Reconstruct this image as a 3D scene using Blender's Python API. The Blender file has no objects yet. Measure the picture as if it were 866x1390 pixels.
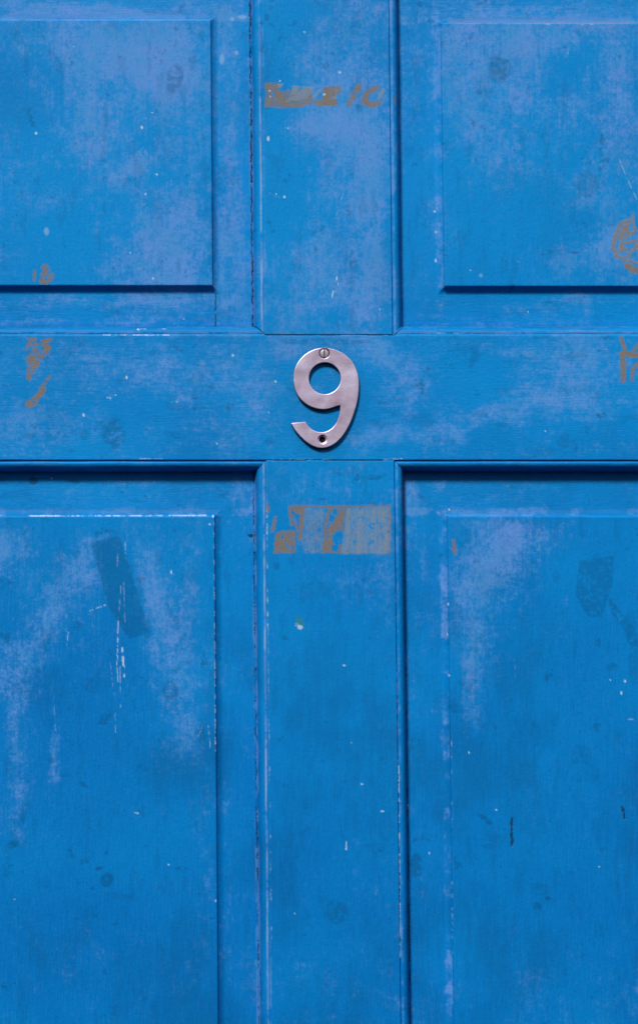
import bpy, math
import numpy as np
from mathutils import Vector

# ------------------------------------------------------------------ camera, sky, sun, exposure
scene = bpy.context.scene
S = 0.0005405            # metres per survey unit (about half a millimetre) on the door face
DIST = 1.6               # camera to door
F = DIST / S
PITCH = math.radians(3.05)
OFF = 220.0              # the camera stands a little to the left of the number
CX, CY, VC = 433.0 - OFF, 695.0, 695.0
RACK = 0.0060            # the old door has sagged slightly out of square

cam_data = bpy.data.cameras.new("camera")
cam = bpy.data.objects.new("camera", cam_data)
scene.collection.objects.link(cam)
scene.camera = cam
cam_data.sensor_fit = 'VERTICAL'
cam_data.sensor_height = 24.0
cam_data.lens = 24.0 * F / 1390.0
cam_data.shift_x = OFF / 1390.0
cam_data.clip_start = 0.01
cam_data.clip_end = 200.0
fwd = Vector((0, math.cos(PITCH), math.sin(PITCH)))
CAMP = Vector((-OFF * S, 0, 0)) - fwd * DIST
cam.location = CAMP
cam.rotation_euler = (math.radians(90) + PITCH, 0, 0)

SUN_EL, SUN_AZ = math.radians(45), math.radians(-24)    # azimuth from straight out of the door, minus = from the left
world = bpy.data.worlds.new("World")
scene.world = world
world.use_nodes = True
wn = world.node_tree
bg = wn.nodes['Background']
sky = wn.nodes.new('ShaderNodeTexSky')
sky.sky_type = 'NISHITA'
sky.sun_disc = False
sky.sun_elevation = SUN_EL
sky.sun_rotation = math.pi - SUN_AZ * -1
sky.air_density = 1.0
sky.dust_density = 1.0
sky.ozone_density = 1.0
# clouded street sky: brightest overhead, weak towards the horizon, where the far side of the street stands
tc = wn.nodes.new('ShaderNodeTexCoord'); sx = wn.nodes.new('ShaderNodeSeparateXYZ'); mr = wn.nodes.new('ShaderNodeMapRange')
mr.inputs['From Min'].default_value = 0.05; mr.inputs['From Max'].default_value = 0.85
mr.inputs['To Min'].default_value = 0.06; mr.inputs['To Max'].default_value = 1.0
mul = wn.nodes.new('ShaderNodeVectorMath'); mul.operation = 'SCALE'
wn.links.new(tc.outputs['Generated'], sx.inputs[0]); wn.links.new(sx.outputs[2], mr.inputs[0])
wn.links.new(sky.outputs[0], mul.inputs[0]); wn.links.new(mr.outputs[0], mul.inputs['Scale'])
wn.links.new(mul.outputs[0], bg.inputs[0])
bg.inputs[1].default_value = 0.05

sun_data = bpy.data.lights.new("sun", 'SUN')
sun_data.energy = 1.5
sun_data.angle = math.radians(11)
sun_data.color = (1.0, 0.95, 0.88)
sun = bpy.data.objects.new("sun", sun_data)
scene.collection.objects.link(sun)
sdir = Vector((math.sin(SUN_AZ) * math.cos(SUN_EL), -math.cos(SUN_AZ) * math.cos(SUN_EL), math.sin(SUN_EL)))
sun.rotation_euler = sdir.to_track_quat('Z', 'Y').to_euler()

scene.view_settings.view_transform = 'Standard'
scene.view_settings.look = 'None'
scene.view_settings.gamma = 1.0
scene.view_settings.exposure = 1.50
scene.render.engine = 'CYCLES'

# ------------------------------------------------------------------ survey coordinates -> door plane
def v_of(py):
    """door-plane height (in survey units, downwards) of a surveyed height py"""
    t = math.atan((CY - py) / F) + PITCH
    z = CAMP.z - (CAMP.y) * math.tan(t)
    return VC - z / S

def u_of(px, py=690.0):
    """door-plane position across the door of a surveyed point"""
    t = (CY - py) / F
    dy = math.cos(PITCH) - t * math.sin(PITCH)
    x = CAMP.x + (px - CX) / F * (-CAMP.y) / dy
    return x / S + 433.0 - RACK * (v_of(py) - 690.0)

def to_world(u, v, d):
    x = (u - 433.0 + RACK * (v - 690.0)) * S
    return np.stack([x + 0 * d, d * S + 0 * x, (VC - v) * S + 0 * x], -1)

def survey(u, v):
    """surveyed (px, py) of a door-plane point, used to place the paint's marks"""
    x = (u - 433.0 + RACK * (v - 690.0)) * S
    z = (VC - v) * S
    dy, dz = -CAMP.y, z - CAMP.z
    a = dy * math.cos(PITCH) + dz * math.sin(PITCH)
    b = -dy * math.sin(PITCH) + dz * math.cos(PITCH)
    return CX + F * (x - CAMP.x) / a, CY - F * b / a

# ------------------------------------------------------------------ noise
def vnoise(x, y, seed):
    xi = np.floor(x).astype(np.int64); yi = np.floor(y).astype(np.int64)
    fx = x - xi; fy = y - yi
    fx = fx * fx * (3 - 2 * fx); fy = fy * fy * (3 - 2 * fy)
    def h(a, b):
        n = (a * 374761393 + b * 668265263 + seed * 1442695041) & 0xffffffff
        n = ((n ^ (n >> 13)) * 1274126177) & 0xffffffff
        n = ((n ^ (n >> 16)) * 2246822519) & 0xffffffff
        return ((n ^ (n >> 15)) & 0xffff) / 65535.0
    return ((h(xi, yi) * (1 - fx) + h(xi + 1, yi) * fx) * (1 - fy) +
            (h(xi, yi + 1) * (1 - fx) + h(xi + 1, yi + 1) * fx) * fy)

def fbm(x, y, sx, sy, seed, octv=4, gain=0.5):
    t = 0; a = 1; n = 0
    for k in range(octv):
        # each octave turned a little so the lattice never shows
        c, s = math.cos(0.5 * k), math.sin(0.5 * k)
        if sx == sy:
            X = (x * c - y * s) / sx; Y = (x * s + y * c) / sy
        else:
            X = x / sx; Y = y / sy
        t = t + a * vnoise(X * 2 ** k + 17.3 * k, Y * 2 ** k - 9.1 * k, seed + k * 31)
        n += a; a *= gain
    return t / n

def sstep(a, b, x):
    t = np.clip((x - a) / (b - a), 0, 1)
    return t * t * (3 - 2 * t)

def ell(X, Y, cx, cy, rx, ry, ang=0.0):
    c, s = math.cos(math.radians(ang)), math.sin(math.radians(ang))
    dx, dy = X - cx, Y - cy
    a = (dx * c + dy * s) / rx; b = (-dx * s + dy * c) / ry
    return np.sqrt(a * a + b * b)

def seg(X, Y, x0, y0, x1, y1):
    dx, dy = x1 - x0, y1 - y0
    L = dx * dx + dy * dy + 1e-9
    t = np.clip(((X - x0) * dx + (Y - y0) * dy) / L, 0, 1)
    return np.hypot(X - x0 - t * dx, Y - y0 - t * dy)

def poly(X, Y, pts):
    """signed distance to a polygon, negative inside"""
    d = np.full(X.shape, 1e9); ins = np.zeros(X.shape, bool)
    n = len(pts)
    for i in range(n):
        x0, y0 = pts[i]; x1, y1 = pts[(i + 1) % n]
        d = np.minimum(d, seg(X, Y, x0, y0, x1, y1))
        c = ((y0 > Y) != (y1 > Y)) & (X < (x1 - x0) * (Y - y0) / ((y1 - y0) or 1e-9) + x0)
        ins ^= c
    return np.where(ins, -d, d)

# ------------------------------------------------------------------ the paint's wear, marks and residues
CHALK = [  # bloom of pale chalky paint: x, y, rx, ry, turn, strength
 (150, 60, 150, 60, 0, .75), (215, 95, 90, 60, 20, .6), (230, 330, 75, 75, 0, .95), (130, 190, 70, 60, 30, .5),
 (185, 218, 34, 14, -32, .9), (20, 130, 35, 60, 0, .25), (60, 285, 60, 25, -20, .35), (272, 180, 22, 70, 0, .3),
 (30, 345, 60, 20, 0, .25), (250, 380, 50, 14, 0, .6),
 (318, 200, 12, 260, 0, .55), (300, 330, 12, 100, 0, .6), (160, 405, 190, 9, 0, .6), (70, 432, 200, 7, 0, .4), (330, 360, 10, 90, 0, .5),
 (470, 60, 50, 110, 0, .5), (480, 230, 55, 90, 0, .75), (440, 170, 60, 30, 0, .7), (450, 360, 70, 70, 0, .55), (505, 300, 22, 150, 0, .6),
 (395, 430, 30, 60, 0, .35), (500, 420, 40, 40, 0, .5),
 (700, 55, 110, 40, 0, .85), (840, 110, 40, 80, 0, .7), (655, 110, 50, 50, 0, .5), (800, 30, 90, 22, 0, .4), (770, 150, 60, 35, 10, .4),
 (680, 215, 60, 40, 10, .4), (800, 255, 40, 35, 0, .55), (835, 330, 45, 60, 0, .55), (770, 350, 50, 30, -20, .45), (640, 180, 30, 60, 0, .3),
 (560, 60, 16, 80, 0, .25), (700, 10, 170, 12, 0, .45), (120, 10, 170, 10, 0, .75), (700, 405, 160, 8, 0, .3), (640, 430, 90, 9, 0, .25),
 (90, 490, 130, 30, 0, .55), (260, 520, 130, 45, 0, .5), (60, 580, 90, 30, 0, .4), (300, 590, 110, 25, 0, .35), (390, 470, 60, 18, 0, .6),
 (360, 540, 40, 50, 0, .5), (520, 480, 60, 28, 10, .65), (560, 520, 40, 40, 0, .5), (660, 560, 120, 24, -14, .8), (560, 590, 90, 20, 0, .5),
 (800, 540, 90, 50, -15, .6), (790, 480, 80, 26, 0, .65), (690, 470, 80, 10, 0, .5), (500, 590, 40, 22, 0, .5),
 (330, 665, 22, 28, 0, .55), (190, 660, 110, 6, 0, .2),
 (15, 750, 40, 45, -25, .8), (70, 820, 30, 85, 30, .85), (35, 900, 30, 60, 20, .5), (205, 800, 24, 90, -8, .75), (235, 870, 30, 70, 0, .5), (15, 950, 22, 60, 0, .4),
 (262, 780, 16, 70, 0, .45), (250, 980, 28, 70, 0, .6), (275, 1190, 16, 60, 0, .6), (265, 1110, 16, 60, 0, .35), (70, 1000, 10, 80, 0, .5), (20, 1060, 18, 110, 0, .45),
 (120, 780, 30, 50, 0, .35), (140, 730, 80, 18, 0, .2), (64, 1060, 6, 50, 0, .5), (118, 1262, 10, 10, 0, .35), (312, 1200, 6, 90, 0, .35), (215, 1100, 6, 30, 0, .3),
 (420, 660, 50, 35, 0, .45), (450, 800, 85, 30, 0, .35), (520, 780, 20, 80, 0, .3), (400, 740, 40, 20, 0, .2),
 (668, 765, 60, 55, 20, 1.0), (640, 850, 30, 80, 0, .7), (700, 730, 60, 30, 0, .6), (560, 690, 22, 50, 0, .55), (636, 930, 12, 60, 0, .6), (650, 960, 10, 60, 0, .4),
 (766, 810, 7, 12, 0, .7), (745, 850, 60, 26, 0, .25), (850, 1000, 20, 12, 0, .2), (648, 980, 20, 22, 0, .35), (570, 850, 8, 20, 0, .4), (576, 760, 6, 30, 0, .35),
]
UNCHALK = [ # patches where the paint has kept its deep colour
 (35, 150, 40, 90, -25, .6), (60, 240, 70, 30, 0, .4), (90, 340, 70, 60, 0, .8), (68, 95, 9, 50, -28, .6), (385, 235, 20, 120, 0, .8), (375, 90, 15, 80, 0, .6), (395, 20, 35, 40, 0, .6),
 (770, 95, 28, 40, 25, .8), (775, 180, 60, 60, 0, .35), (640, 330, 50, 90, 0, .7), (725, 290, 60, 50, 0, .6), (560, 250, 25, 170, 0, .6), (810, 130, 18, 40, 0, .5),
 (200, 560, 55, 28, 0, .8), (640, 505, 60, 40, 25, .75), (680, 590, 80, 14, -10, .5), (585, 545, 20, 30, 30, .3), (20, 530, 30, 14, 0, .4), (815, 590, 80, 14, 0, .4),
 (165, 800, 26, 80, -16, .8), (110, 960, 60, 90, 0, .6), (225, 1075, 50, 20, 0, .5), (130, 1130, 110, 160, 0, .6), (420, 1000, 120, 280, 0, .6), (790, 950, 110, 250, 0, .7),
 (470, 700, 100, 16, 0, .4), (100, 700, 120, 12, 0, .5), (650, 1130, 60, 160, 0, .8), (840, 740, 40, 60, 0, .6), (575, 560, 28, 18, 0, 0.1), (10, 820, 22, 50, 20, .5),
]
DARK = [   # grime and rubbed marks: x, y, rx, ry, turn, strength
 (237, 105, 12, 22, 15, .55), (262, 80, 6, 14, 0, .3), (678, 90, 13, 20, -20, .6), (798, 248, 18, 20, 0, .35), (76, 82, 6, 24, -30, .25),
 (155, 588, 17, 22, 0, .55), (40, 592, 10, 5, 0, .4), (150, 573, 20, 5, 0, .3), (116, 590, 8, 8, 0, .35), (640, 482, 12, 16, 20, .4), (640, 492, 4, 10, 10, .4),
 (815, 563, 7, 5, 0, .6), (765, 598, 10, 12, 0, .35), (100, 470, 20, 8, -25, .35), (440, 464, 70, 5, 0, .45), (470, 640, 24, 8, 0, .3), (505, 648, 16, 4, 0, .6),
 (384, 655, 10, 22, 0, .2), (44, 651, 7, 6, 0, .9), (98, 652, 12, 2, 0, .7), (105, 849, 9, 5, -15, .5), (10, 866, 4, 8, 0, .5),
 (232, 938, 12, 14, 0, .5), (195, 1043, 11, 8, 0, .4), (275, 997, 7, 15, 0, .55), (278, 902, 6, 7, 0, .5), (145, 1196, 9, 11, 35, .7), (178, 1215, 5, 10, 0, .35), (160, 1218, 20, 4, 10, .3),
 (18, 1147, 9, 6, -20, .75), (32, 1107, 4, 14, 8, .5), (141, 981, 8, 3, -10, .85), (113, 1066, 8, 3, 35, .55), (194, 1102, 3, 9, 0, .45), (90, 1052, 8, 5, 0, .3), (135, 1180, 6, 3, -30, .8),
 (145, 1158, 2, 4, 0, .6), (456, 1238, 18, 17, 0, .5), (567, 1178, 10, 19, 0, .65), (508, 1148, 22, 3, 0, .3), (498, 1080, 14, 14, 0, .18), (515, 1290, 10, 8, 0, .3),
 (650, 1108, 5, 4, 0, .75), (660, 1113, 13, 3.5, 38, .75), (672, 1138, 16, 8, 30, .35), (665, 1150, 14, 4, -5, .35), (848, 1070, 2, 14, 0, .35), (812, 1053, 4, 9, 10, .55),
 (745, 1221, 5, 4, 0, .75), (731, 1232, 6, 7, -40, .7), (735, 1208, 14, 9, 0, .35), (712, 1171, 6, 4, 0, .3), (730, 1125, 16, 20, 30, .2), (715, 995, 30, 22, 25, .3), (788, 1025, 18, 14, 0, .3),
 (858, 860, 8, 26, -20, .55), (862, 900, 8, 30, 0, .35), (838, 830, 6, 22, -25, .55), (720, 1000, 8, 20, 0, .2), (832, 905, 8, 6, 0, .4), (640, 935, 8, 18, 10, .35),
 (60, 930, 40, 30, 0, .25), (130, 930, 20, 12, 0, .3), (10, 1188, 8, 5, 0, .35), (785, 40, 8, 4, 20, .35), (400, 30, 4, 4, 0, .3), (440, 600, 60, 14, 0, .15), (366, 600, 8, 6, 0, .4),
 (705, 1285, 60, 3, 0, .1), (750, 340, 22, 3, -8, .45), (782, 341, 6, 2, 0, .8), (792, 336, 2, 2, 0, .7), (828, 305, 3, 3, 0, .6), (834, 300, 5, 2.5, -30, .6), (440, 45, 3, 3, 0, .4),
]
FLECK = [  # paint spots and chips: x, y, rx, ry
 (49, 178, 2, 2.2), (193, 170, 1.6, 2.8), (207, 150, 1.6, 1), (213, 234, 1.8, 1.4), (198, 261, 1.5, 1.8), (63, 312, 4, 6.5), (413, 43, 1.6, 1.4), (364, 188, 2, 4), (386, 267, 1.8, 2.4),
 (375, 263, 1.2, 1), (461, 98, 1.7, 1.9), (391, 174, 1.2, 1), (366, 123, 1.3, 1.4), (367, 131, 1.2, 1), (440, 128, 2, 1.6), (380, 110, 1.6, 1.2), (172, 512, 1.8, 2.8), (114, 563, 2, 2.6), (150, 540, 1.4, 1.8),
 (157, 536, 1.2, 1), (316, 482, 1.6, 1.8), (374, 518, 1.4, 1.8), (295, 602, 1.4, 1.2), (188, 447, 2, 1.5), (146, 540, 1, 1), (233, 776, 1.3, 3.2), (285, 711, 1.4, 1.4), (290, 700, 1.4, 2.5),
 (229, 1175, 1.3, 1.3), (293, 1224, 1.2, 2), (491, 1064, 2.2, 1.3), (519, 1101, 2.8, 1.3), (638, 1022, 1.2, 2.2), (850, 925, 1.5, 2.6), (845, 941, 1.3, 3), (830, 923, 1.2, 1), (858, 977, 5, 1.4), (467, 903, 2, 1.4),
 (208, 376, 1.5, 1.5), (177, 341, 1.4, 1.2), (70, 648, 1.3, 1.3), (302, 75, 4, 9), (322, 66, 3.5, 3.5), (316, 20, 4, 3), (330, 17, 8, 3), (592, 283, 1.6, 1.8), (594, 311, 1.4, 2), (654, 372, 3, 3), (594, 350, 1.5, 3),
 (612, 690, 1.4, 1.4), (610, 820, 1.2, 2.6), (609, 861, 1.3, 1.8), (611, 917, 1.2, 2), (477, 1008, 1.0, 1), (740, 585, 1, 1), (515, 420, 1, 1), (640, 365, 1.2, 1.2), (20, 1222, 1, 1), (400, 1240, 1, 1),
 (815, 1178, 1.4, 1), (675, 1100, 2, 1), (440, 612, 6, 1.3), (556, 1095, 1, 1), (240, 545, 1, 1), (365, 560, 1, 1.4), (100, 60, 1, 1), (720, 420, 1, 1), (250, 430, 1.1, 1), (585, 1160, 1.2, 1.5)]
SCRATCH = [ # x0, y0, x1, y1, half width, strength
 (459, 364, 456, 382, 1.3, 1), (456, 380, 450, 404, 1.2, .9), (463, 368, 455, 400, .9, .6), (773, 64, 771, 74, 1.1, .6), (842, 214, 866, 268, .9, .55), (122, 829, 143, 821, .9, .8), (93, 858, 90, 876, .8, .6),
 (160, 752, 158, 800, .8, .55), (164, 795, 162, 830, .7, .6), (161, 830, 159, 905, 1.0, .85), (166, 880, 169, 918, 2.0, .9), (168, 790, 170, 850, .7, .5), (163, 905, 164, 960, .8, .6), (159, 900, 161, 935, .7, .7),
 (156, 960, 157, 995, .7, .4), (170, 735, 171, 760, .8, .5), (62, 890, 64, 905, 1.2, .4), (72, 940, 76, 1000, .8, .35), (183, 1104, 190, 1105, 1.2, .9), (470, 1143, 470, 1153, 1.3, 1), (366, 262, 379, 268, .5, .3),
 (283, 985, 286, 1015, .8, .6), (385, 590, 375, 575, .6, .25), (700, 895, 702, 925, .6, .3), (460, 280, 466, 262, .8, .4),
 (455, 296, 457, 288, .8, .5), (275, 985, 270, 1000, .6, .5), (156, 955, 150, 900, .5, .3)]
BROWN_STROKE = [
 (487, 117, 474, 140, 4.2), (512, 118, 497, 128, 3.6), (497, 128, 494, 138, 4.2), (494, 138, 505, 143, 4.0), (505, 143, 515, 140, 3.4), (536, 130, 536, 141, 1.0),
 (391, 687, 530, 686.6, 1.1), (393, 689, 396, 712, 2.0), (374, 702, 370, 720, 2.6), (398, 700, 404, 722, 1.6), (411, 694, 407, 731, 3.0), (515, 690, 515, 751, .9), (529, 688, 528, 751, 1.5), (364, 688, 364, 694, 2),
 (62, 362, 62, 378, 6), (62, 378, 56, 381, 3), (71, 370, 69, 378, 2), (46, 366, 47, 378, 1.6), (68, 512, 58, 524, 2), (60, 528, 42, 549, 4), (55, 528, 58, 535, 3), (40, 548, 48, 545, 5),
 (617, 733, 619, 748, 2.4), (614, 744, 621, 752, 1.3), (843, 459, 847, 474, 3.2), (843, 480, 868, 483, 3.6), (845, 484, 845, 516, 3.8), (857, 478, 868, 466, 2.2), (858, 500, 868, 492, 3), (858, 500, 857, 515, 2.4)]
TAN_STROKE = [ # tan glue lines of a round sticker
 (857, 297, 846, 301, 2.6), (846, 301, 837, 316, 2.5), (837, 316, 834, 332, 2.3), (834, 332, 838, 345, 2.4), (838, 345, 850, 351, 1.8), (850, 351, 868, 355, 1.6), (861, 291, 864, 312, 1.8), (843, 314, 868, 312, 1.3),
 (843, 322, 852, 303, 3), (852, 303, 854, 312, 2.6), (844, 338, 846, 328, 3), (846, 328, 868, 324, 2.2), (854, 346, 866, 331, 2.4), (840, 340, 852, 336, 2), (850, 320, 858, 316, 2), (868, 330, 870, 344, 2)]

UF_L, UF_R = 291.1, 609.4

def marks(X, Y, horiz, relief):
    """X, Y survey coordinates; horiz 1 = brushed across; relief = extra chalk on worn mouldings.
    returns wear (chalk, dark, brown, film) and chips (white, crack, teal, tone)"""
    # warped coordinates so that no outline is clean
    wx = X + 5 * (fbm(X, Y, 14, 14, 5, 3) - .5) + 26 * (fbm(X, Y, 70, 70, 6, 2) - .5)
    wy = Y + 5 * (fbm(X, Y, 14, 14, 15, 3) - .5) + 26 * (fbm(X, Y, 70, 70, 16, 2) - .5)
    fxn = X + 3.2 * (fbm(X, Y, 6, 6, 25, 3) - .5)
    fyn = Y + 3.2 * (fbm(X, Y, 6, 6, 35, 3) - .5)
    # --- chalk
    c = .20 + .14 * sstep(760, 100, Y) - .12 * sstep(950, 1250, Y)  # veil thicker towards the top, partly painting in the light falloff
    for (x, y, rx, ry, a, s) in CHALK:
        c += s * .84 * np.exp(-1.3 * ell(wx, wy, x, y, rx, ry, a) ** 2)
    for (x, y, rx, ry, a, s) in UNCHALK:
        c -= s * .6 * np.exp(-1.2 * ell(wx, wy, x, y, rx, ry, a) ** 2)
    lo = fbm(X, Y, 60, 60, 41, 5, .6)
    stv = fbm(X, Y, 3.2, 60, 51, 4, .6)
    sth = fbm(X, Y, 60, 3.2, 61, 4, .6)
    st = stv * (1 - horiz) + sth * horiz
    fine = fbm(X, Y, 2.6, 2.6, 71, 2, .7)
    mid = fbm(X, Y, 16, 16, 81, 4, .65)
    k = c + .8 * (lo - .5) + .75 * (mid - .5) + .5 * (st - .5) + .7 * (fbm(X, Y, 6, 6, 261, 3, .7) - .5) + .5 * (fine - .5) + relief * np.clip(1.9 * (mid - .22), 0, 1.3)
    chalk = sstep(.02, 1.30, k)
    chalk *= .78 + .34 * fine
    # pale flaking lips on both sides of the open seams
    lip = sstep(.38, .6, fbm(X, Y, 5, 26, 291, 4, .7))
    sm = np.where(Y < 445, 340.9 + .0082 * (Y - 30), 345.6 + .0098 * (Y - 690))
    chalk = np.maximum(chalk, .85 * lip * sstep(4.2, 2.0, np.abs(X - sm)) * ((Y < 441) | (Y > 650)))
    scrap = poly(fxn, fyn, [(158, 238), (176, 212), (196, 197), (213, 213), (190, 224), (168, 240)])
    chalk = np.maximum(chalk, .95 * sstep(1.2, -1, scrap) * sstep(.25, .6, fine))
    scrap = poly(fxn, fyn, [(756, 350), (790, 335), (776, 350), (786, 362), (772, 362)])
    chalk = np.maximum(chalk, .6 * sstep(1.5, -1, scrap))
    # --- grime
    dark = np.zeros(X.shape)
    blot = fbm(X, Y, 5, 5, 91, 3, .7)
    for (x, y, rx, ry, a, s) in DARK:
        e = ell(fxn, fyn, x, y, rx, ry, a)
        dark = np.maximum(dark, s * sstep(1.15, .72, e) * sstep(.30, .60, blot + .10 * s))
    # the dark ghost of a torn-off strip and of a second scrap
    p = poly(fxn, fyn, [(123, 735), (163, 727), (203, 858), (176, 868), (148, 826)])
    dark = np.maximum(dark, .62 * sstep(1.2, -1.2, p) * (.72 + .5 * (blot - .2)))
    dark = np.maximum(dark, .5 * sstep(20, 12, ell(fxn, fyn, 143, 726, 1, .7) / 1) * sstep(.5, .62, blot))
    p = poly(fxn, fyn, [(788, 760), (835, 754), (833, 792), (818, 840), (800, 837), (783, 808)])
    dark = np.maximum(dark, .50 * sstep(1.5, -1.5, p) * sstep(.28, .62, blot + .1))
    # curls of a smeared thumb mark
    e = np.abs(ell(fxn, fyn, 190, 926, 10, 7, 20) - 1)
    dark = np.maximum(dark, .5 * sstep(.16, .05, e) * (fyn < 931))
    # ring scribbles
    for (x, y, r) in ((676, 88, 8), (680, 92, 13), (800, 250, 12)):
        dark = np.maximum(dark, .4 * sstep(.2, .08, np.abs(ell(fxn, fyn, x, y, r, r * 1.2, 30) - 1)))
    # fine general soiling
    dark = np.maximum(dark, .55 * sstep(.70, .80, fbm(X, Y, 24, 24, 101, 5, .72)))
    dark = np.maximum(dark,   .5 * sstep(.70, .78, fbm(X, Y, 4, 4, 111, 3, .7)) * sstep(.58, .72, fbm(X, Y, 50, 50, 121, 2)))
    # fine crazing on the rail beside the number and in the upper panels
    cr = np.abs(fbm(X, Y, 13, 13, 131, 3, .6) - .5)
    zone = np.maximum(sstep(1.2, .5, ell(X, Y, 370, 500, 60, 90)), sstep(1.2, .5, ell(X, Y, 440, 462, 110, 14)))
    zone = np.maximum(zone, .5 * sstep(1.1, .6, ell(X, Y, 230, 150, 60, 80)))
    dark = np.maximum(dark, .40 * zone * sstep(.018, .004, cr))
    # broad soft soiling, deepened low on the door to paint in the dimmer light
    soil = fbm(X, Y, 90, 130, 231, 5, .62) + .25 * (stv - .5)
    dark = np.maximum(dark, (.16 + .24 * sstep(600, 1100, Y)) * sstep(.46, .74, soil))
    dark = np.maximum(dark, .22 * sstep(.60, .72, fbm(X, Y, 34, 12, 241, 4, .65) * horiz + fbm(X, Y, 12, 40, 251, 4, .65) * (1 - horiz)))
    # dirt gathered round the number
    dark = np.maximum(dark, .25 * sstep(1.25, .95, ell(fxn, fyn, 441, 541, 52, 76)))
    # --- brown glue
    er = .55 * fbm(X, Y, 8, 8, 141, 4, .7) + .45 * fbm(X, Y, 2.4, 2.4, 143, 2, .7)
    brown = np.zeros(X.shape); film = np.zeros(X.shape)
    for (a, b, c_, d_, w) in BROWN_STROKE:
        s_ = seg(fxn, fyn, a, b, c_, d_)
        brown = np.maximum(brown, sstep(w + .8, w - .8, s_ + 3.4 * (er - .5)) * sstep(.24 + .012 * min(w, 6), .40 + .012 * min(w, 6), er + .15 * (sth - .5)))
    b1 = poly(fxn, fyn, [(360, 113), (376, 112), (381, 125), (392, 121), (402, 123), (420, 119), (424, 131), (426, 141), (403, 146), (382, 147), (360, 145)])
    b2 = poly(fxn, fyn, [(438, 118), (461, 116), (464, 124), (455, 132), (460, 143), (430, 145), (424, 138), (438, 134)])
    b3 = poly(fxn, fyn, [(375, 722), (400, 719), (401, 751), (371, 751)])
    b4 = poly(fxn, fyn, [(443, 688), (471, 688), (466, 712), (466, 722), (463, 751), (437, 751)])
    b5 = poly(fxn, fyn, [(394, 688), (417, 688), (411, 698), (402, 697)])
    b6 = poly(fxn, fyn, [(37, 459), (50, 458), (52, 462), (72, 458), (70, 474), (53, 496), (41, 518), (36, 514)])
    b7 = poly(fxn, fyn, [(849, 354), (868, 360), (868, 371), (858, 369), (850, 362)])
    for b_, th in ((b1, .38), (b2, .38), (b3, .39), (b4, .38), (b5, .33), (b6, .46), (b7, .38)):
        brown = np.maximum(brown, sstep(.9, -.9, b_) * sstep(th - .05, th + .04, er))
    for (x, y, r) in ((455, 694, 4), (450, 703, 5), (460, 731, 9), (455, 744, 5)):
        brown *= sstep(.85, 1.15, ell(fxn, fyn, x, y, r, r * 1.1))
    # rubbed, greyish film of old adhesive
    g1 = poly(fxn, fyn, [(412, 690), (441, 689), (438, 751), (414, 751), (409, 733)])
    g2 = poly(fxn, fyn, [(471, 689), (530, 688), (529, 752), (463, 752)])
    brown = np.maximum(brown, .55 * sstep(1, -1, g2) * sstep(.5, .75, .6 * stv + .4 * er))
    hatch = sstep(.32, .66, fbm(X * .83 + Y * .56, X * -.56 + Y * .83, 5.5, 26, 271, 2, .4))
    film = np.maximum(film, .62 * sstep(1, -1, g1) * sstep(.2, .7, er + .4 * (stv - .5)))
    film = np.maximum(film, .95 * sstep(1, -1, g2) * sstep(.24, .52, er) * np.clip(.25 + 1.1 * stv, 0, 1))
    band = poly(fxn, fyn, [(377, 114), (423, 118), (466, 116), (456, 136), (424, 134), (380, 140)])
    film = np.maximum(film, .9 * sstep(1, -1, band) * sstep(.62, .85, hatch + .5 * (er - .5)))
    film = np.maximum(film, .85 * sstep(1.1, .8, ell(fxn, fyn, 519, 130, 8, 11)) * sstep(.25, .5, hatch * .5 + er * .5))
    tan_ = np.zeros(X.shape)
    for (a, b, c_, d_, w) in TAN_STROKE:
        tan_ = np.maximum(tan_, sstep(w + .8, w - .8, seg(fxn, fyn, a, b, c_, d_) + 1.6 * (er - .5)))
    brown = np.where(film > .55, brown * .35, brown)
    brown = np.maximum(brown, tan_ * .75); film = np.maximum(film, tan_ * .62)
    # rust tinge under upper right bevel
    brown = np.maximum(brown, .45 * sstep(2.0, .8, seg(X, Y, 612, 24.0, 900, 26.5)) * sstep(.35, .55, sth))
    # --- chips
    brown *= np.clip(.55 + .9 * fbm(X, Y, 10, 10, 281, 3, .6), 0, 1)
    white = np.zeros(X.shape)
    for (x, y, rx, ry) in FLECK:
        white = np.maximum(white, sstep(1.2, .6, ell(X + .3 * (fxn - X), Y + .3 * (fyn - Y), x, y, rx * .9, ry * .9)) * (.95 if rx < 3 else .30))
    for (a, b, c_, d_, w, s_) in SCRATCH:
        white = np.maximum(white, s_ ** 1.3 * sstep(w * .7 + .4, w * .7 - .4, seg(X + 1.2 * (fine - .5), Y, a, b, c_, d_)) * sstep(.38, .58, fbm(X, Y, 2.2, 6, 151, 3)))
    def edge(x0, y0, x1, y1, w, s_, th, sc=7):
        nonlocal white
        n = fbm(X, Y, sc, sc, 161, 4, .7)
        white = np.maximum(white, s_ * sstep(w + .5, w - .4, seg(X, Y, x0, y0, x1, y1)) * sstep(th - .07, th + .10, n) * np.clip(.55 + 1.2 * (fine - .3), 0, 1))
    edge(40, 699.6, 280, 699.0, .9, .95, .46)
    edge(0, 699.6, 60, 699.6, .8, .5, .50)
    edge(292.6, 870, 293.4, 1020, .8, .9, .50)
    edge(291.2, 700, 292.2, 870, .7, .6, .58)
    edge(541.0, 1040, 543.2, 1300, .9, .85, .47)
    edge(537, 800, 540, 1040, .6, .5, .57)
    edge(362.2, 690, 363.4, 850, .7, .7, .56)
    edge(364, 850, 369, 1300, .6, .5, .63)
    edge(140, 454.6, 230, 454.6, .7, .9, .50, 7)
    edge(188, 446, 240, 446, .6, .7, .6, 7)
    edge(560, 452, 700, 452, .6, .6, .62, 7)
    edge(371, 624.2, 450, 624.2, .8, .6, .50, 8)
    edge(520, 624.0, 545, 622.6, .8, .8, .42, 8)
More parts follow.
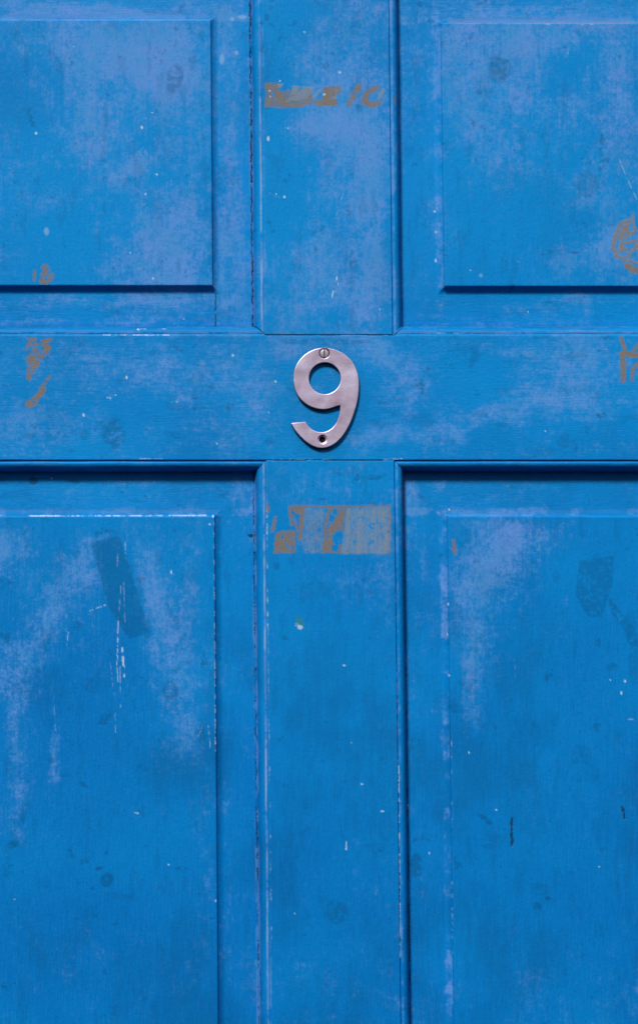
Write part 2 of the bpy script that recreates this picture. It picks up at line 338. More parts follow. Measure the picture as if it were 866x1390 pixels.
    edge(190, 622.6, 220, 622.6, .6, .7, .48, 6)
    edge(614, 1000, 616, 1300, .5, .4, .62)
    edge(700, 29.4, 866, 30, .6, .5, .63, 7)
    # teal-green repair spot with a white heart
    teal = sstep(1.15, .7, ell(fxn, fyn, 407, 845, 6, 10, -30)) * sstep(.34, .46, er)
    white = np.maximum(white, .85 * sstep(1.2, .7, ell(fxn, fyn, 406, 850, 6, 3.5, 30)) * sstep(.4, .5, er))
    # --- cracks and open joints
    crack = np.zeros(X.shape)
    jit = 3.4 * (fbm(X, Y, 4, 7, 171, 4, .75) - .5)
    wid = .25 + 1.1 * fbm(X, Y, 3, 12, 175, 3, .7)
    brk = fbm(X, Y, 9, 14, 181, 4, .7)
    crack = np.maximum(crack, sstep(1.15, .3, np.abs(X - (340.9 + .0082 * (Y - 30)) + jit) / wid) * (Y < 441) * sstep(.28, .42, brk))
    crack = np.maximum(crack, .8 * sstep(1.1, .3, np.abs(X - (345.6 + .0098 * (Y - 690)) + jit) / wid) * (Y > 640) * sstep(.42, .54, brk))
    crack = np.maximum(crack, .8 * sstep(1.0, .4, np.abs(X - (548.8 + .0148 * (Y - 690)) + jit)) * (Y > 640) * sstep(.47, .55, brk))
    crack = np.maximum(crack, .75 * sstep(1.1, .4, seg(X + .5 * jit, Y, 294, 396, 293.5, 441)) * sstep(.3, .4, brk))
    crack = np.maximum(crack, .7 * sstep(.9, .4, np.abs(Y - 442.3 + .4 * jit)) * (X < 548) * (X < 346) * sstep(.35, .5, fbm(X, Y, 30, 6, 191, 3)))
    crack = np.maximum(crack, .75 * sstep(.8, .3, np.abs(Y - 442.6 + .3 * jit)) * (X > 544) * sstep(.42, .55, fbm(X, Y, 30, 6, 195, 3)))
    # joints of rail and muntins
    crack = np.maximum(crack, .85 * sstep(.9, .3, np.abs(Y - 454.9 + .3 * jit)) * (X > 362) * (X < 535) * sstep(.30, .42, fbm(X, Y, 18, 6, 201, 3)))
    crack = np.maximum(crack, .75 * sstep(.9, .3, np.abs(Y - 625.0 + .3 * jit)) * (X > 364) * (X < 537) * sstep(.40, .5, fbm(X, Y, 18, 6, 211, 3)))
    # mitres
    for (a, b, c_, d_) in ((345, 441, 361, 455), (549, 441, 536, 455), (346, 641, 362, 625), (550, 641, 536, 625)):
        crack = np.maximum(crack, .6 * sstep(1.0, .3, seg(X + .6 * jit, Y, a, b, c_, d_)) * sstep(.35, .45, brk))
    # black-red gouges
    crack = np.maximum(crack, .85 * sstep(2.2, .8, seg(fxn, fyn, 697, 1114, 696.5, 1149) + 4 * (blot - .55)) * sstep(.3, .42, brk + .05))
    crack = np.maximum(crack, .85 * sstep(2.2, 1.0, seg(fxn, fyn, 847, 1094, 850, 1111) + 4 * (blot - .55)) * sstep(.3, .42, brk))
    crack = np.maximum(crack, .9 * sstep(3.4, 1.6, ell(fxn, fyn, 342, 727, 1.4, 1)))
    # topcoat faded greener on the upper door; light falloff painted in, darker low down
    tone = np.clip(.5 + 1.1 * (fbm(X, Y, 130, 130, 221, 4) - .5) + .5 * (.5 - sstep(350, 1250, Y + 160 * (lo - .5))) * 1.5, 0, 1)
    z = np.clip
    return (np.stack([z(chalk, 0, 1), z(dark, 0, 1), z(brown, 0, 1), z(film, 0, 1)], -1),
            np.stack([z(white, 0, 1), z(crack, 0, 1), z(teal, 0, 1), tone], -1))

# ------------------------------------------------------------------ materials
def paint_material():
    m = bpy.data.materials.new("worn_blue_paint")
    m.use_nodes = True
    nt = m.node_tree; N = nt.nodes; L = nt.links
    bs = N['Principled BSDF']
    def node(t, **k):
        n = N.new(t)
        for a, b in k.items(): setattr(n, a, b)
        return n
    def attr(name):
        a = node('ShaderNodeAttribute', attribute_name=name)
        s = node('ShaderNodeSeparateColor')
        L.new(a.outputs['Color'], s.inputs[0])
        return s.outputs[0], s.outputs[1], s.outputs[2], a.outputs['Alpha']
    chalk, dark, brown, film = attr('wear')
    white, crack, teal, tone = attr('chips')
    grain = node('ShaderNodeAttribute', attribute_name='grain').outputs['Fac']
    co = node('ShaderNodeNewGeometry').outputs['Position']
    def noise(scale, vec=(1, 1, 1), detail=3, rough=.6):
        mp = node('ShaderNodeMapping'); mp.inputs['Scale'].default_value = vec
        L.new(co, mp.inputs[0])
        n = node('ShaderNodeTexNoise'); n.inputs['Scale'].default_value = scale
        n.inputs['Detail'].default_value = detail; n.inputs['Roughness'].default_value = rough
        L.new(mp.outputs[0], n.inputs['Vector'])
        return n.outputs['Fac']
    def math_(op, a, b, c=None, clamp=False):
        n = node('ShaderNodeMath', operation=op); n.use_clamp = clamp
        for i, x in enumerate((a, b, c)):
            if x is None: continue
            if isinstance(x, (int, float)): n.inputs[i].default_value = x
            else: L.new(x, n.inputs[i])
        return n.outputs[0]
    def mix(f, a, b):
        n = node('ShaderNodeMix', data_type='RGBA')
        if isinstance(f, (int, float)): n.inputs[0].default_value = f
        else: L.new(f, n.inputs[0])
        for i, x in ((6, a), (7, b)):
            if isinstance(x, tuple): n.inputs[i].default_value = (*x, 1)
            else: L.new(x, n.inputs[i])
        return n.outputs[2]
    grain_v = noise(1000, (1, 1, .09), 4, .7)
    grain_h = noise(1000, (.09, 1, 1), 4, .7)
    gr = node('ShaderNodeMix', data_type='FLOAT')
    L.new(grain, gr.inputs[0]); L.new(grain_v, gr.inputs[2]); L.new(grain_h, gr.inputs[3])
    gr = gr.outputs[0]
    fine = noise(2600, (1, 1, 1), 2, .6)
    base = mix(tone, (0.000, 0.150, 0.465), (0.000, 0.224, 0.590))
    base = mix(math_('MULTIPLY_ADD', gr, .9, -.38, True), base, (0.002, 0.222, 0.610))
    ck = math_('MULTIPLY_ADD', chalk, 1.25, math_('MULTIPLY_ADD', gr, 1.1, -.80))
    ck = math_('MULTIPLY_ADD', fine, .75, math_('SUBTRACT', ck, .30))
    ckr = node('ShaderNodeMapRange', interpolation_type='SMOOTHSTEP')
    L.new(ck, ckr.inputs[0]); ckr.inputs['From Min'].default_value = -.28; ckr.inputs['From Max'].default_value = 1.15
    ck = math_('MULTIPLY', ckr.outputs[0], math_('MULTIPLY_ADD', chalk, .55, .45, True))
    hue = math_('MULTIPLY_ADD', noise(38, (1, 1, 1), 5, .65), 3.6, -1.3, True)
    col = mix(ck, base, mix(hue, (0.055, 0.258, 0.600), (0.100, 0.258, 0.635)))
    col = mix(math_('MULTIPLY', dark, .78), col, (0.002, 0.072, 0.200))
    col = mix(math_('MULTIPLY', film, math_('MULTIPLY_ADD', gr, 1.1, .25, True)), col, (0.200, 0.250, 0.285))
    col = mix(math_('MULTIPLY', brown, math_('MULTIPLY_ADD', fine, 1.2, .22, True)), col, mix(math_('MULTIPLY_ADD', fine, 3.0, -1.0, True), (0.140, 0.100, 0.045), (0.275, 0.190, 0.075)))
    col = mix(math_('MULTIPLY', teal, .9), col, (0.02, 0.20, 0.30))
    col = mix(white, col, (0.42, 0.56, 0.72))
    col = mix(math_('MULTIPLY', crack, .93), col, (0.010, 0.022, 0.045))
    L.new(col, bs.inputs['Base Color'])
    r = math_('MULTIPLY_ADD', chalk, .22, .40)
    r = math_('MULTIPLY_ADD', film, .15, r)
    r = math_('MULTIPLY_ADD', fine, .10, r)
    L.new(r, bs.inputs['Roughness'])
    bs.inputs['Specular IOR Level'].default_value = .10
    h = math_('MULTIPLY_ADD', gr, .9, math_('MULTIPLY', fine, .22))
    orange = noise(350, (1, 1, 1), 3, .55)
    h = math_('MULTIPLY_ADD', orange, .8, h)
    h = math_('MULTIPLY_ADD', white, -.5, h)
    h = math_('MULTIPLY_ADD', crack, -2.4, h)
    h = math_('MULTIPLY_ADD', film, .3, h)
    bp = node('ShaderNodeBump'); bp.inputs['Strength'].default_value = .8; bp.inputs['Distance'].default_value = .00028
    L.new(h, bp.inputs['Height']); L.new(bp.outputs[0], bs.inputs['Normal'])
    return m
PAINT = paint_material()

def metal_material(name, col_a, col_b, rough, col_c=None):
    m = bpy.data.materials.new(name); m.use_nodes = True
    nt = m.node_tree; N = nt.nodes; L = nt.links; bs = N['Principled BSDF']
    geo = N.new('ShaderNodeNewGeometry')
    n1 = N.new('ShaderNodeTexNoise'); n1.inputs['Scale'].default_value = 55; n1.inputs['Detail'].default_value = 6; n1.inputs['Roughness'].default_value = .6
    n2 = N.new('ShaderNodeTexNoise'); n2.inputs['Scale'].default_value = 900; n2.inputs['Detail'].default_value = 3
    mp = N.new('ShaderNodeMapping'); mp.inputs['Rotation'].default_value = (0, .8, 0); mp.inputs['Scale'].default_value = (.15, 1, 1)
    L.new(geo.outputs['Position'], n1.inputs['Vector']); L.new(geo.outputs['Position'], mp.inputs[0]); L.new(mp.outputs[0], n2.inputs['Vector'])
    ramp = N.new('ShaderNodeValToRGB'); L.new(n1.outputs['Fac'], ramp.inputs[0])
    e = ramp.color_ramp.elements
    e[0].position = .30; e[0].color = (*col_a, 1); e[1].position = .70; e[1].color = (*col_b, 1)
    if col_c:
        k = ramp.color_ramp.elements.new(.5); k.color = (*col_c, 1)
    L.new(ramp.outputs[0], bs.inputs['Base Color'])
    bs.inputs['Metallic'].default_value = .72
    mr = N.new('ShaderNodeMapRange'); L.new(n1.outputs['Fac'], mr.inputs[0])
    mr.inputs['To Min'].default_value = rough - .06; mr.inputs['To Max'].default_value = rough + .1
    L.new(mr.outputs[0], bs.inputs['Roughness'])
    bp = N.new('ShaderNodeBump'); bp.inputs['Strength'].default_value = .25; bp.inputs['Distance'].default_value = .0001
    b2 = N.new('ShaderNodeBump'); b2.inputs['Strength'].default_value = .6; b2.inputs['Distance'].default_value = .0012
    n3 = N.new('ShaderNodeTexNoise'); n3.inputs['Scale'].default_value = 70; n3.inputs['Detail'].default_value = 1
    L.new(geo.outputs['Position'], n3.inputs['Vector']); L.new(n3.outputs['Fac'], b2.inputs['Height']); L.new(b2.outputs[0], bp.inputs['Normal'])
    L.new(n2.outputs['Fac'], bp.inputs['Height']); L.new(bp.outputs[0], bs.inputs['Normal'])
    return m
METAL = metal_material("worn_satin_metal", (.55, .39, .53), (.76, .71, .92), .38, (.66, .54, .70))
SCREWM = metal_material("screw_metal", (.66, .58, .68), (.78, .72, .82), .35)
HOLE_SHADE = metal_material("hole_shade", (.006, .006, .010), (.012, .012, .016), .7)  # near-black colour paints in the shade of the bore and screw gap
HOLE_SHADE.node_tree.nodes['Principled BSDF'].inputs['Metallic'].default_value = 0
HOLE_SHADE.node_tree.nodes['Principled BSDF'].inputs['Specular IOR Level'].default_value = .05

# ------------------------------------------------------------------ mesh helpers
def link(name, me, mat, parent=None, label=None):
    o = bpy.data.objects.new(name, me)
    scene.collection.objects.link(o)
    if parent: o.parent = parent
    if label: o['label'] = label
    me.materials.append(mat)
    return o

def mesh_from(name, co, quads, ngons=()):
    me = bpy.data.meshes.new(name)
    nq = len(quads); tot = nq * 4 + sum(len(n) for n in ngons)
    me.vertices.add(len(co)); me.vertices.foreach_set('co', np.ascontiguousarray(co, np.float32).ravel())
    me.loops.add(tot)
    li = np.concatenate([np.asarray(quads, np.int32).ravel()] + [np.asarray(n, np.int32) for n in ngons])
    me.loops.foreach_set('vertex_index', li)
    starts = list(range(0, nq * 4, 4)); p = nq * 4
    for n in ngons: starts.append(p); p += len(n)
    me.polygons.add(len(starts)); me.polygons.foreach_set('loop_start', np.array(starts, np.int32))
    me.update(calc_edges=True)
    return me

def paint_attrs(me, wear, chips, grain):
    for nm, arr in (('wear', wear), ('chips', chips)):
        a = me.attributes.new(nm, 'FLOAT_COLOR', 'POINT'); a.data.foreach_set('color', arr.astype(np.float32).ravel())
    a = me.attributes.new('grain', 'FLOAT', 'POINT'); a.data.foreach_set('value', grain.astype(np.float32).ravel())

STEP = 1.15
def axis(a, b, lo, hi, keys=()):
    """sample positions from a to b: fine between lo and hi, coarse elsewhere"""
    pts = [a, b] + [k for k in keys if a < k < b]
    s = max(a, lo); e = min(b, hi)
    out = list(pts)
    if e > s: out += list(np.linspace(s, e, max(2, int((e - s) / STEP) + 1)))
    for (p, q) in ((a, min(b, lo)), (max(a, hi), b)):
        if q > p: out += list(np.linspace(p, q, max(2, int((q - p) / 14) + 1)))
    out = np.unique(np.round(np.array(out), 3))
    keep = [out[0]]
    kk = set(np.round(pts, 3))
    for x in out[1:]:
        if x - keep[-1] < .35:
            if x in kk and keep[-1] not in kk: keep[-1] = x
            elif x in kk: keep.append(x)
            continue
        keep.append(x)
    return np.array(keep)

XLO, XHI = -45.0, 915.0
YLO, YHI = v_of(-40), v_of(1430)
BACK = 74.0     # door thickness in survey units

def sheet(name, us, vs, depth, grainf, relieff, parent, label=None, back=BACK, darkf=None):
    """a solid board: sampled front surface, four sides and a back"""
    U, V = np.meshgrid(us, vs)
    D = depth(U, V)
    X, Y = survey(U, V)
    g = grainf(U, V) + 0 * U
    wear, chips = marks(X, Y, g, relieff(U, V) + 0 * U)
    if darkf: wear[..., 1] = np.maximum(wear[..., 1], darkf(U, V) * (.55 + .9 * (fbm(U, V, 40, 5, 361, 4, .65) - .2)))
    D = D + .9 * (fbm(U, V, 120, 170, 301, 2) - .5) * (D < back)
    co = to_world(U, V, D).reshape(-1, 3)
    ny, nx = U.shape
    idx = np.arange(nx * ny).reshape(ny, nx)
    q = np.stack([idx[:-1, :-1], idx[1:, :-1], idx[1:, 1:], idx[:-1, 1:]], -1).reshape(-1, 4)
    rim = np.concatenate([idx[0, :], idx[1:, -1], idx[-1, -2::-1], idx[-2:0:-1, 0]])
    n0 = len(co)
    rc = co[rim].copy(); rc[:, 1] = back * S
    co = np.concatenate([co, rc])
    m = len(rim); rb = n0 + np.arange(m)
    sk = np.stack([rim, np.roll(rim, -1), np.roll(rb, -1), rb], -1)
    me = mesh_from(name, co, np.concatenate([q, sk]), [rb])
    w2 = np.concatenate([wear.reshape(-1, 4), wear.reshape(-1, 4)[rim] * 0])
    c2 = np.concatenate([chips.reshape(-1, 4), chips.reshape(-1, 4)[rim] * 0])
    paint_attrs(me, w2, c2, np.concatenate([g.ravel(), np.zeros(m)]))
    sm = np.zeros(len(me.polygons), bool); sm[:len(q)] = True
    me.polygons.foreach_set('use_smooth', sm)
    return link(name, me, PAINT, parent, label)

def frame_depth(u0, u1, v0, v1, r=1.1):
    """flat board face whose arrises are slightly rounded by many coats"""
    def f(U, V):
        e = np.minimum(np.minimum(U - u0, u1 - U), np.minimum(V - v0, v1 - V))
        return 1.0 * np.clip(1 - e / r, 0, 1) ** 2
    return f

def prof_keys(a, b): return [a + k for k in (.35, .7, 1.1)] + [b - k for k in (.35, .7, 1.1)]

# ------------------------------------------------------------------ the door
door = bpy.data.objects.new("front_door", None)
scene.collection.objects.link(door)
door.location = (0, 0, 0)
door['label'] = "weathered blue painted panelled wooden front door with scuffs and brown glue residue"
door['category'] = "door"
door['kind'] = 'thing'

V_RT, V_RB = v_of(454.6), v_of(624.6)     # mid rail
V_TOP, V_BOT = v_of(-46), v_of(624.6) + 1150
U_ML, U_MR = u_of(361.5), u_of(535.6)     # muntin
U_L, U_R = U_ML - 505, U_MR + 505         # outer edges of the panel openings
STW = 190.0

zero = lambda U, V: 0 * U
one = lambda U, V: 0 * U + 1
def board(name, u0, u1, v0, v1, gr, relief=zero, label=None):
    us = axis(u0, u1, XLO, XHI, prof_keys(u0, u1)); vs = axis(v0, v1, YLO, YHI, prof_keys(v0, v1))
    return sheet(name, us, vs, frame_depth(u0, u1, v0, v1), gr, relief, door, label)

def munt_relief(U, V):   # both arrises of a muntin are rubbed pale
    return .9 * sstep(3.0, .3, U - U_ML) + .15 * sstep(4, .5, np.abs(U_MR - U))
g = .12
board('rail', U_L, U_R, V_RT, V_RB, one, lambda U, V: .25 * sstep(4, .5, V - V_RT), 'wide rail with horizontal brush marks')
board('muntin', U_ML, U_MR, V_TOP, V_RT - g, zero, munt_relief, 'upper muntin with a band of brown glue residue')
board('muntin', U_ML, U_MR, V_RB + g, V_BOT, zero, munt_relief, 'lower muntin with a rectangle of brown and grey glue residue')
board('stile', U_L - STW, U_L - g, V_TOP - 190, V_BOT + 330, zero)
board('stile', U_R + g, U_R + STW, V_TOP - 190, V_BOT + 330, zero)
board('rail', U_L, U_R, V_TOP - 190, V_TOP - g, one)
board('rail', U_L, U_R, V_BOT + g, V_BOT + 330, one)

# moulding profile, outer arris to inner lip: inset, depth
PROF = [(0.0, .9), (.3, 1.6), (.7, 2.5), (1.2, 2.8), (1.8, 2.4), (2.4, 1.5), (3.1, 1.0), (4.0, .9), (5.0, 1.05), (6.2, 1.5), (7.4, 2.2), (8.6, 3.1), (9.7, 4.4),
        (10.7, 6.2), (11.6, 8.6), (12.3, 11.2), (12.9, 14.2), (13.4, 17.2), (13.8, 19.2), (14.2, 20.3), (14.7, 20.9), (15.0, 22.6), (15.1, 25.0)]
MW = 15.0
GROUND = 22.0; FIELD = 11.5
def panel_depth(fu0, fu1, fv0, fv1):
    def f(U, V):
        e = np.maximum(np.maximum(fu0 - U, U - fu1), np.maximum(fv0 - V, V - fv1))
        t = np.clip((e - 1.1) / 9.5, 0, 1)
        step = FIELD + 3.4 * np.clip(e / 1.1, 0, 1) ** 1.0
        cove = (GROUND - 1.2 - FIELD - 3.4) * (1 - (1 - t) ** 1.8)
        mar = 1.2 * np.clip((e - 10.6) / 45, 0, 1)
        soft = .5 * np.clip(1 + e / 1.0, 0, 1) * (e <= 0)
        return np.where(e <= 0, FIELD + soft, step + .5 * np.clip(1 - e, 0, 1) + cove + mar)
    return f

def panel(u0, u1, v0, v1, fu0, fu1, fv0, fv1, label):
    a = MW - 1.4
    ks = (-1, -.5, 0, .55, 1.1, 2.2, 4, 6, 8, 10.6)
    ku = [fu0 - k for k in ks] + [fu1 + k for k in ks]; kv = [fv0 - k for k in ks] + [fv1 + k for k in ks]
    us = axis(u0 + a, u1 - a, XLO, XHI, ku); vs = axis(v0 + a, v1 - a, YLO, YHI, kv)
    def grain(U, V):    # side margins and the field are brushed up and down, top and bottom margins across
        ex = np.maximum(fu0 - U, U - fu1); ey = np.maximum(fv0 - V, V - fv1)
        return ((ey > 0) & (ey > ex)).astype(float)
    def relief(U, V):   # coves rubbed pale
        el = fu0 - U; et = fv0 - V; er = U - fu1
        hl = .42 * sstep(0, 2, el) * sstep(15, 8, el) + .85 * sstep(0, 2, et) * sstep(15, 8, et)
        rim = np.minimum(np.minimum(U - u0, u1 - U), np.minimum(V - v0, v1 - V)) - MW
        return hl * (np.maximum(el, et) > 0) + .30 * sstep(8, 1, rim)
    if u0 > 433:        # the left bevels of the right-hand panels are rubbed the most
        relief0 = relief
        def relief(U, V):
            el = fu0 - U
            return relief0(U, V) + 1.1 * np.clip(fbm(U, V, 5, 12, 381, 3, .7) - .22, 0, .6) * sstep(.5, 2, el) * sstep(12, 8, el) * (V > fv0 - 8) * (V < fv1)
    def ledge_dark(U, V):     # darker on the ledge above the field and in the inner corners
        et = fv0 - V; inside = (U > fu0 - et) & (U < fu1 + et)
        rim = np.minimum(np.minimum(U - u0, u1 - U), np.minimum(V - v0, v1 - V)) - MW
        return np.maximum(.62 * sstep(.8, 2.5, et) * sstep(13, 8, et) * inside, .5 * sstep(5, 0, rim))
    p = sheet('panel', us, vs, panel_depth(fu0, fu1, fv0, fv1), grain, relief, door, label, back=BACK - 22, darkf=ledge_dark)
    # moulding: four mitred strips in one mesh
    pr = np.array(PROF)
    cos, qs, we, ch, gn = [], [], [], [], []; base = 0
    for side in range(4):
        if side % 2 == 0: L = axis(u0, u1, XLO, XHI)
        else: L = axis(v0, v1, YLO, YHI)
        t = (L - L[0]) / (L[-1] - L[0])
        ins = pr[:, 0][None, :]; dep = pr[:, 1][None, :]; T = t[:, None]
        if side in (1, 2): dep = np.where(ins < 3, .9 + .35 * (dep - .9), dep)   # this groove is filled with old paint
        au, bu = u0 + ins, u1 - ins; av, bv = v0 + ins, v1 - ins
        if side == 0: U = au + (bu - au) * T; V = av + 0 * T
        elif side == 2: U = au + (bu - au) * T; V = bv + 0 * T
        elif side == 1: V = av + (bv - av) * T; U = bu + 0 * T
        else: V = av + (bv - av) * T; U = au + 0 * T
        U = U + .9 * (fbm(U, V, 50, 50, 331, 3) - .5) * np.clip(ins, 0, 1); V = V + .9 * (fbm(U, V, 50, 50, 341, 3) - .5) * np.clip(ins, 0, 1)
        D = dep + .9 * (fbm(U, V, 40, 40, 311 + side, 3) - .5) * (ins > 2) + 0 * T
        X, Y = survey(U, V)
        gg = np.full(U.shape, 1.0 if side % 2 == 0 else 0.0)
        kb, kl, cb, cl = ((.2, .0, 3.8, 13.9), (2.4, 1.7, 3.0, 14.0), (1.5, 1.4, 2.8, 12.6), (.9, .5, 3.2, 13.8))[side]
        rel = kb * sstep(2.4, .6, np.abs(ins - cb)) + kl * sstep(1.6, .4, np.abs(ins - cl)) - .1 + 0 * T
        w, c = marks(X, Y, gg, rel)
        if side == 2: w[..., 1] = np.maximum(w[..., 1], .55 * sstep(4.5, 8, ins) * (.4 + fbm(X, Y, 40, 4, 371, 3)))
        if side == 1: c[..., 0] = np.maximum(c[..., 0], .30 * sstep(1.8, .5, np.abs(ins - 3.4)) * sstep(.35, .6, fbm(X, Y, 6, 30, 351, 3)))   # light caught by the bead, painted in as a pale line
        cos.append(to_world(U, V, D).reshape(-1, 3)); we.append(w.reshape(-1, 4)); ch.append(c.reshape(-1, 4)); gn.append(gg.ravel())
        n, m = U.shape; idx = base + np.arange(n * m).reshape(n, m)
        q = np.stack([idx[:-1, :-1], idx[:-1, 1:], idx[1:, 1:], idx[1:, :-1]], -1).reshape(-1, 4)
        if side in (0, 3): q = q[:, ::-1] if side == 3 else q
        if side == 2: q = q[:, ::-1]
        qs.append(q); base += n * m
    me = mesh_from('moulding', np.concatenate(cos), np.concatenate(qs))
    paint_attrs(me, np.concatenate(we), np.concatenate(ch), np.concatenate(gn))
    me.polygons.foreach_set('use_smooth', np.ones(len(me.polygons), bool))
    link('moulding', me, PAINT, p)
    return p

FUL, FUR = u_of(291.2), u_of(609.2)
FVU_B, FVL_T = v_of(385.6), v_of(700.2)
panel(U_L, U_ML, V_TOP, V_RT, U_L + 71, FUL, v_of(24.0), FVU_B, 'upper panel left of the muntin')
panel(U_MR, U_R, V_TOP, V_RT, FUR, U_R - 71, v_of(28.5), FVU_B + 1, 'upper panel right of the muntin')
panel(U_L, U_ML, V_RB, V_BOT, U_L + 71, FUL, FVL_T, V_BOT - 71, 'lower panel left of the muntin with a dark tape mark')
panel(U_MR, U_R, V_RB, V_BOT, FUR, U_R - 71, FVL_T, V_BOT - 71, 'lower panel right of the muntin')

# ------------------------------------------------------------------ the number
def W(px, py, d=0.0):
    u, v = u_of(px, py), v_of(py)
    p = to_world(np.array(u), np.array(v), np.array(d)); return Vector((float(p[0]), float(p[1]), float(p[2])))
NC = W(440, 541)
number = bpy.data.objects.new("house_number", None)
scene.collection.objects.link(number); number.location = (NC.x, 0, NC.z)
number['label'] = "satin metal house number 9 screwed to the middle rail of the blue door"
number['category'] = "house number"

OUT = [(440, 472.6), (449, 473.8), (458, 476.6), (467.5, 481.8), (475.5, 489.0), (481.5, 498.5), (485.2, 509), (486.6, 520), (486.3, 532), (484.6, 544.5), (481.3, 557), (477, 569.5), (470.9, 582.4), (464.2, 592.6),
       (456.4, 600.8), (447.2, 606.4), (437.4, 608.6), (427.0, 606.9), (416.2, 600.9), (406.6, 592), (399.6, 583.4), (394.6, 574.8)]
TIP = [(414.4, 572.9)]
INN = [(417.6, 578.0), (423.2, 583.2), (431.0, 586.6), (439.4, 586.8), (447.6, 583.6), (454.4, 576.8), (458.8, 568), (460.9, 558.6), (461.3, 550.6)]
BOWL = [(454.6, 552.6), (447.2, 555.0), (438.5, 556.2), (428.0, 554.8), (417.2, 550.2), (407.8, 542.4), (401.4, 532.2), (398.4, 520), (398.4, 508), (401.8, 496.4), (408.4, 486.6), (417.6, 479.0), (428.6, 474.2)]
def smooth(pts, n=6, closed=False):
    P = [Vector((x, y)) for x, y in pts]; out = []
    m = len(P); rng = range(m) if closed else range(m - 1)
    for i in rng:
        p0 = P[(i - 1) % m] if closed or i else P[0] * 2 - P[1]
        p1 = P[i]; p2 = P[(i + 1) % m]; p3 = P[(i + 2) % m] if closed or i + 2 < m else p2 * 2 - p1
        for k in range(n):
            t = k / n
            out.append(.5 * ((2 * p1) + (p2 - p0) * t + (2 * p0 - 5 * p1 + 4 * p2 - p3) * t * t + (3 * p1 - p0 - 3 * p2 + p3) * t ** 3))
    if not closed: out.append(P[-1])
    return [(p.x, p.y) for p in out]
# outer line runs crotch -> bowl -> top -> right side -> tail
outer = smooth(BOWL_ := [INN[-1]] + BOWL + OUT) + smooth(TIP + INN)[:-1]
def circ(cx, cy, r, n=48): return [(cx + r * math.cos(2 * math.pi * k / n), cy + r * math.sin(2 * math.pi * k / n)) for k in range(n)]
SCR = (439.8, 480.3); CSK = (437.3, 597.0)
NT = 5.6     # thickness of the figure
cu = bpy.data.curves.new('nine', 'CURVE'); cu.dimensions = '2D'; cu.fill_mode = 'BOTH'
for ring in (outer, circ(440.5, 514.2, 21.4, 72), circ(*SCR, 6.9, 40), circ(*CSK, 6.0, 40)):
    sp = cu.splines.new('POLY'); sp.points.add(len(ring) - 1); sp.use_cyclic_u = True
    for k, (x, y) in enumerate(ring):
        p = W(x, y); sp.points[k].co = (p.x - NC.x, p.z - NC.z, 0, 1)
BV = 1.0 * S
cu.extrude = NT * S / 2 - BV; cu.bevel_depth = BV; cu.bevel_resolution = 3; cu.offset = -BV
tmp = bpy.data.objects.new('tmp', cu); scene.collection.objects.link(tmp)
dg = bpy.context.evaluated_depsgraph_get(); dg.update()
me = bpy.data.meshes.new_from_object(tmp.evaluated_get(dg))
bpy.data.objects.remove(tmp, do_unlink=True)
for v in me.vertices:       # curve lies in XY; stand it up on the door's face
    x, y, z = v.co
    v.co = (x, -NT * S / 2 - z - 0.0002, y)
me.materials.clear()
import bmesh
bm = bmesh.new(); bm.from_mesh(me)
bmesh.ops.remove_doubles(bm, verts=bm.verts, dist=1e-7)
bmesh.ops.recalc_face_normals(bm, faces=bm.faces)
for e in bm.edges:
    if len(e.link_faces) == 2 and e.calc_face_angle(0) > math.radians(38): e.smooth = False
for f in bm.faces: f.smooth = abs(f.normal.y) < .995
bm.to_mesh(me); bm.free(); me.name = 'numeral'
DARK_EDGE = metal_material("dark_edge", (.10, .07, .10), (.20, .14, .18), .5)  # darker metal for the side faces of the figure
me.materials.append(METAL); me.materials.append(DARK_EDGE)
for f in me.polygons:
    f.material_index = 1 if abs(f.normal.y) < .25 else 0
no = bpy.data.objects.new('numeral', me); scene.collection.objects.link(no); no.parent = number

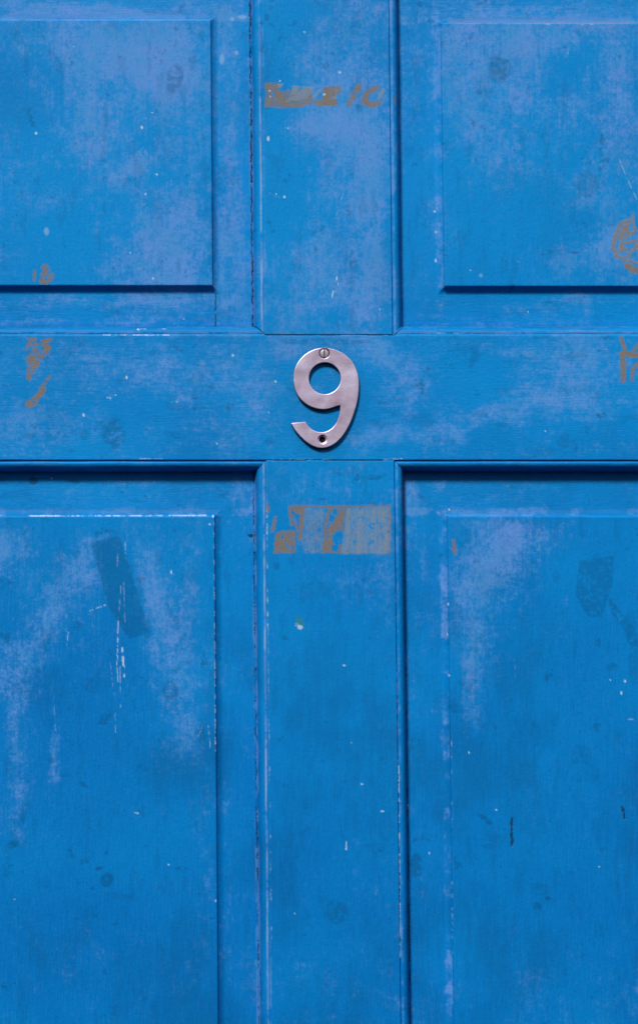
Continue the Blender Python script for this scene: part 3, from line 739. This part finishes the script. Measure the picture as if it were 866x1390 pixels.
def lathe(name, c, prof, mat, n=48, parent=number):
    """prof: (radius, height above the door face) from the outside inwards, in survey units"""
    b = bmesh.new(); rings = []
    for (r, h) in prof:
        if r <= 0: rings.append([b.verts.new((0, -h * S, 0))])
        else: rings.append([b.verts.new((r * S * math.cos(2 * math.pi * k / n), -h * S, r * S * math.sin(2 * math.pi * k / n))) for k in range(n)])
    for a, d in zip(rings, rings[1:]):
        for k in range(n):
            if len(d) == 1: b.faces.new((a[k], a[(k + 1) % n], d[0]))
            else: b.faces.new((a[k], a[(k + 1) % n], d[(k + 1) % n], d[k]))
    bmesh.ops.recalc_face_normals(b, faces=b.faces)
    for f in b.faces: f.smooth = True
    m = bpy.data.meshes.new(name); b.to_mesh(m); b.free()
    o = link(name, m, mat, parent)
    p = W(*c); o.location = (p.x - NC.x, 0, p.z - NC.z)
    return o
# countersunk empty screw hole: polished cone and the dark bore behind
lathe('countersink', CSK, [(6.9, NT - .6), (6.0, NT - .55), (4.3, 3.6)], METAL)
lathe('screw_hole', CSK, [(4.3, 3.58), (4.2, .8), (0, .6)], HOLE_SHADE)
# slotted screw head: two domed halves beside an open slot
b = bmesh.new()
sw = .7; R = 5.9
for sgn in (-1, 1):
    prof_r = [(R, 1.0), (R, NT - .6), (R - .5, NT - .1), (R * .6, NT + .25), (0, NT + .4)]
    a0 = math.asin(sw / R); arcs = []
    for (r, h) in prof_r:
        row = []
        for k in range(25):
            t = -math.pi / 2 + a0 + (math.pi - 2 * a0) * k / 24
            x, z = max(r, .001) * math.cos(t), max(r, .001) * math.sin(t)
            row.append(b.verts.new((sgn * (max(x, sw)) * S, -h * S, z * S)))
        arcs.append(row)
    for p_, q_ in zip(arcs, arcs[1:]):
        for k in range(24): b.faces.new((p_[k], p_[k + 1], q_[k + 1], q_[k]))
    # wall of the slot
    for p_, q_ in zip(arcs[:-1], arcs[1:]):
        pass
    wl = [arcs[i][0] for i in range(len(arcs))] + [arcs[i][-1] for i in range(len(arcs) - 2, -1, -1)]
    b.faces.new(wl)
bmesh.ops.remove_doubles(b, verts=b.verts, dist=1e-7)
bmesh.ops.recalc_face_normals(b, faces=b.faces)
m = bpy.data.meshes.new('screw'); b.to_mesh(m); b.free()
so = link('screw', m, SCREWM, number, 'slotted screw head with an upright slot')
p = W(*SCR); so.location = (p.x - NC.x, 0, p.z - NC.z)
lathe('screw_seat', SCR, [(6.9, 2.3), (6.2, 2.1), (0, 2.1)], HOLE_SHADE)
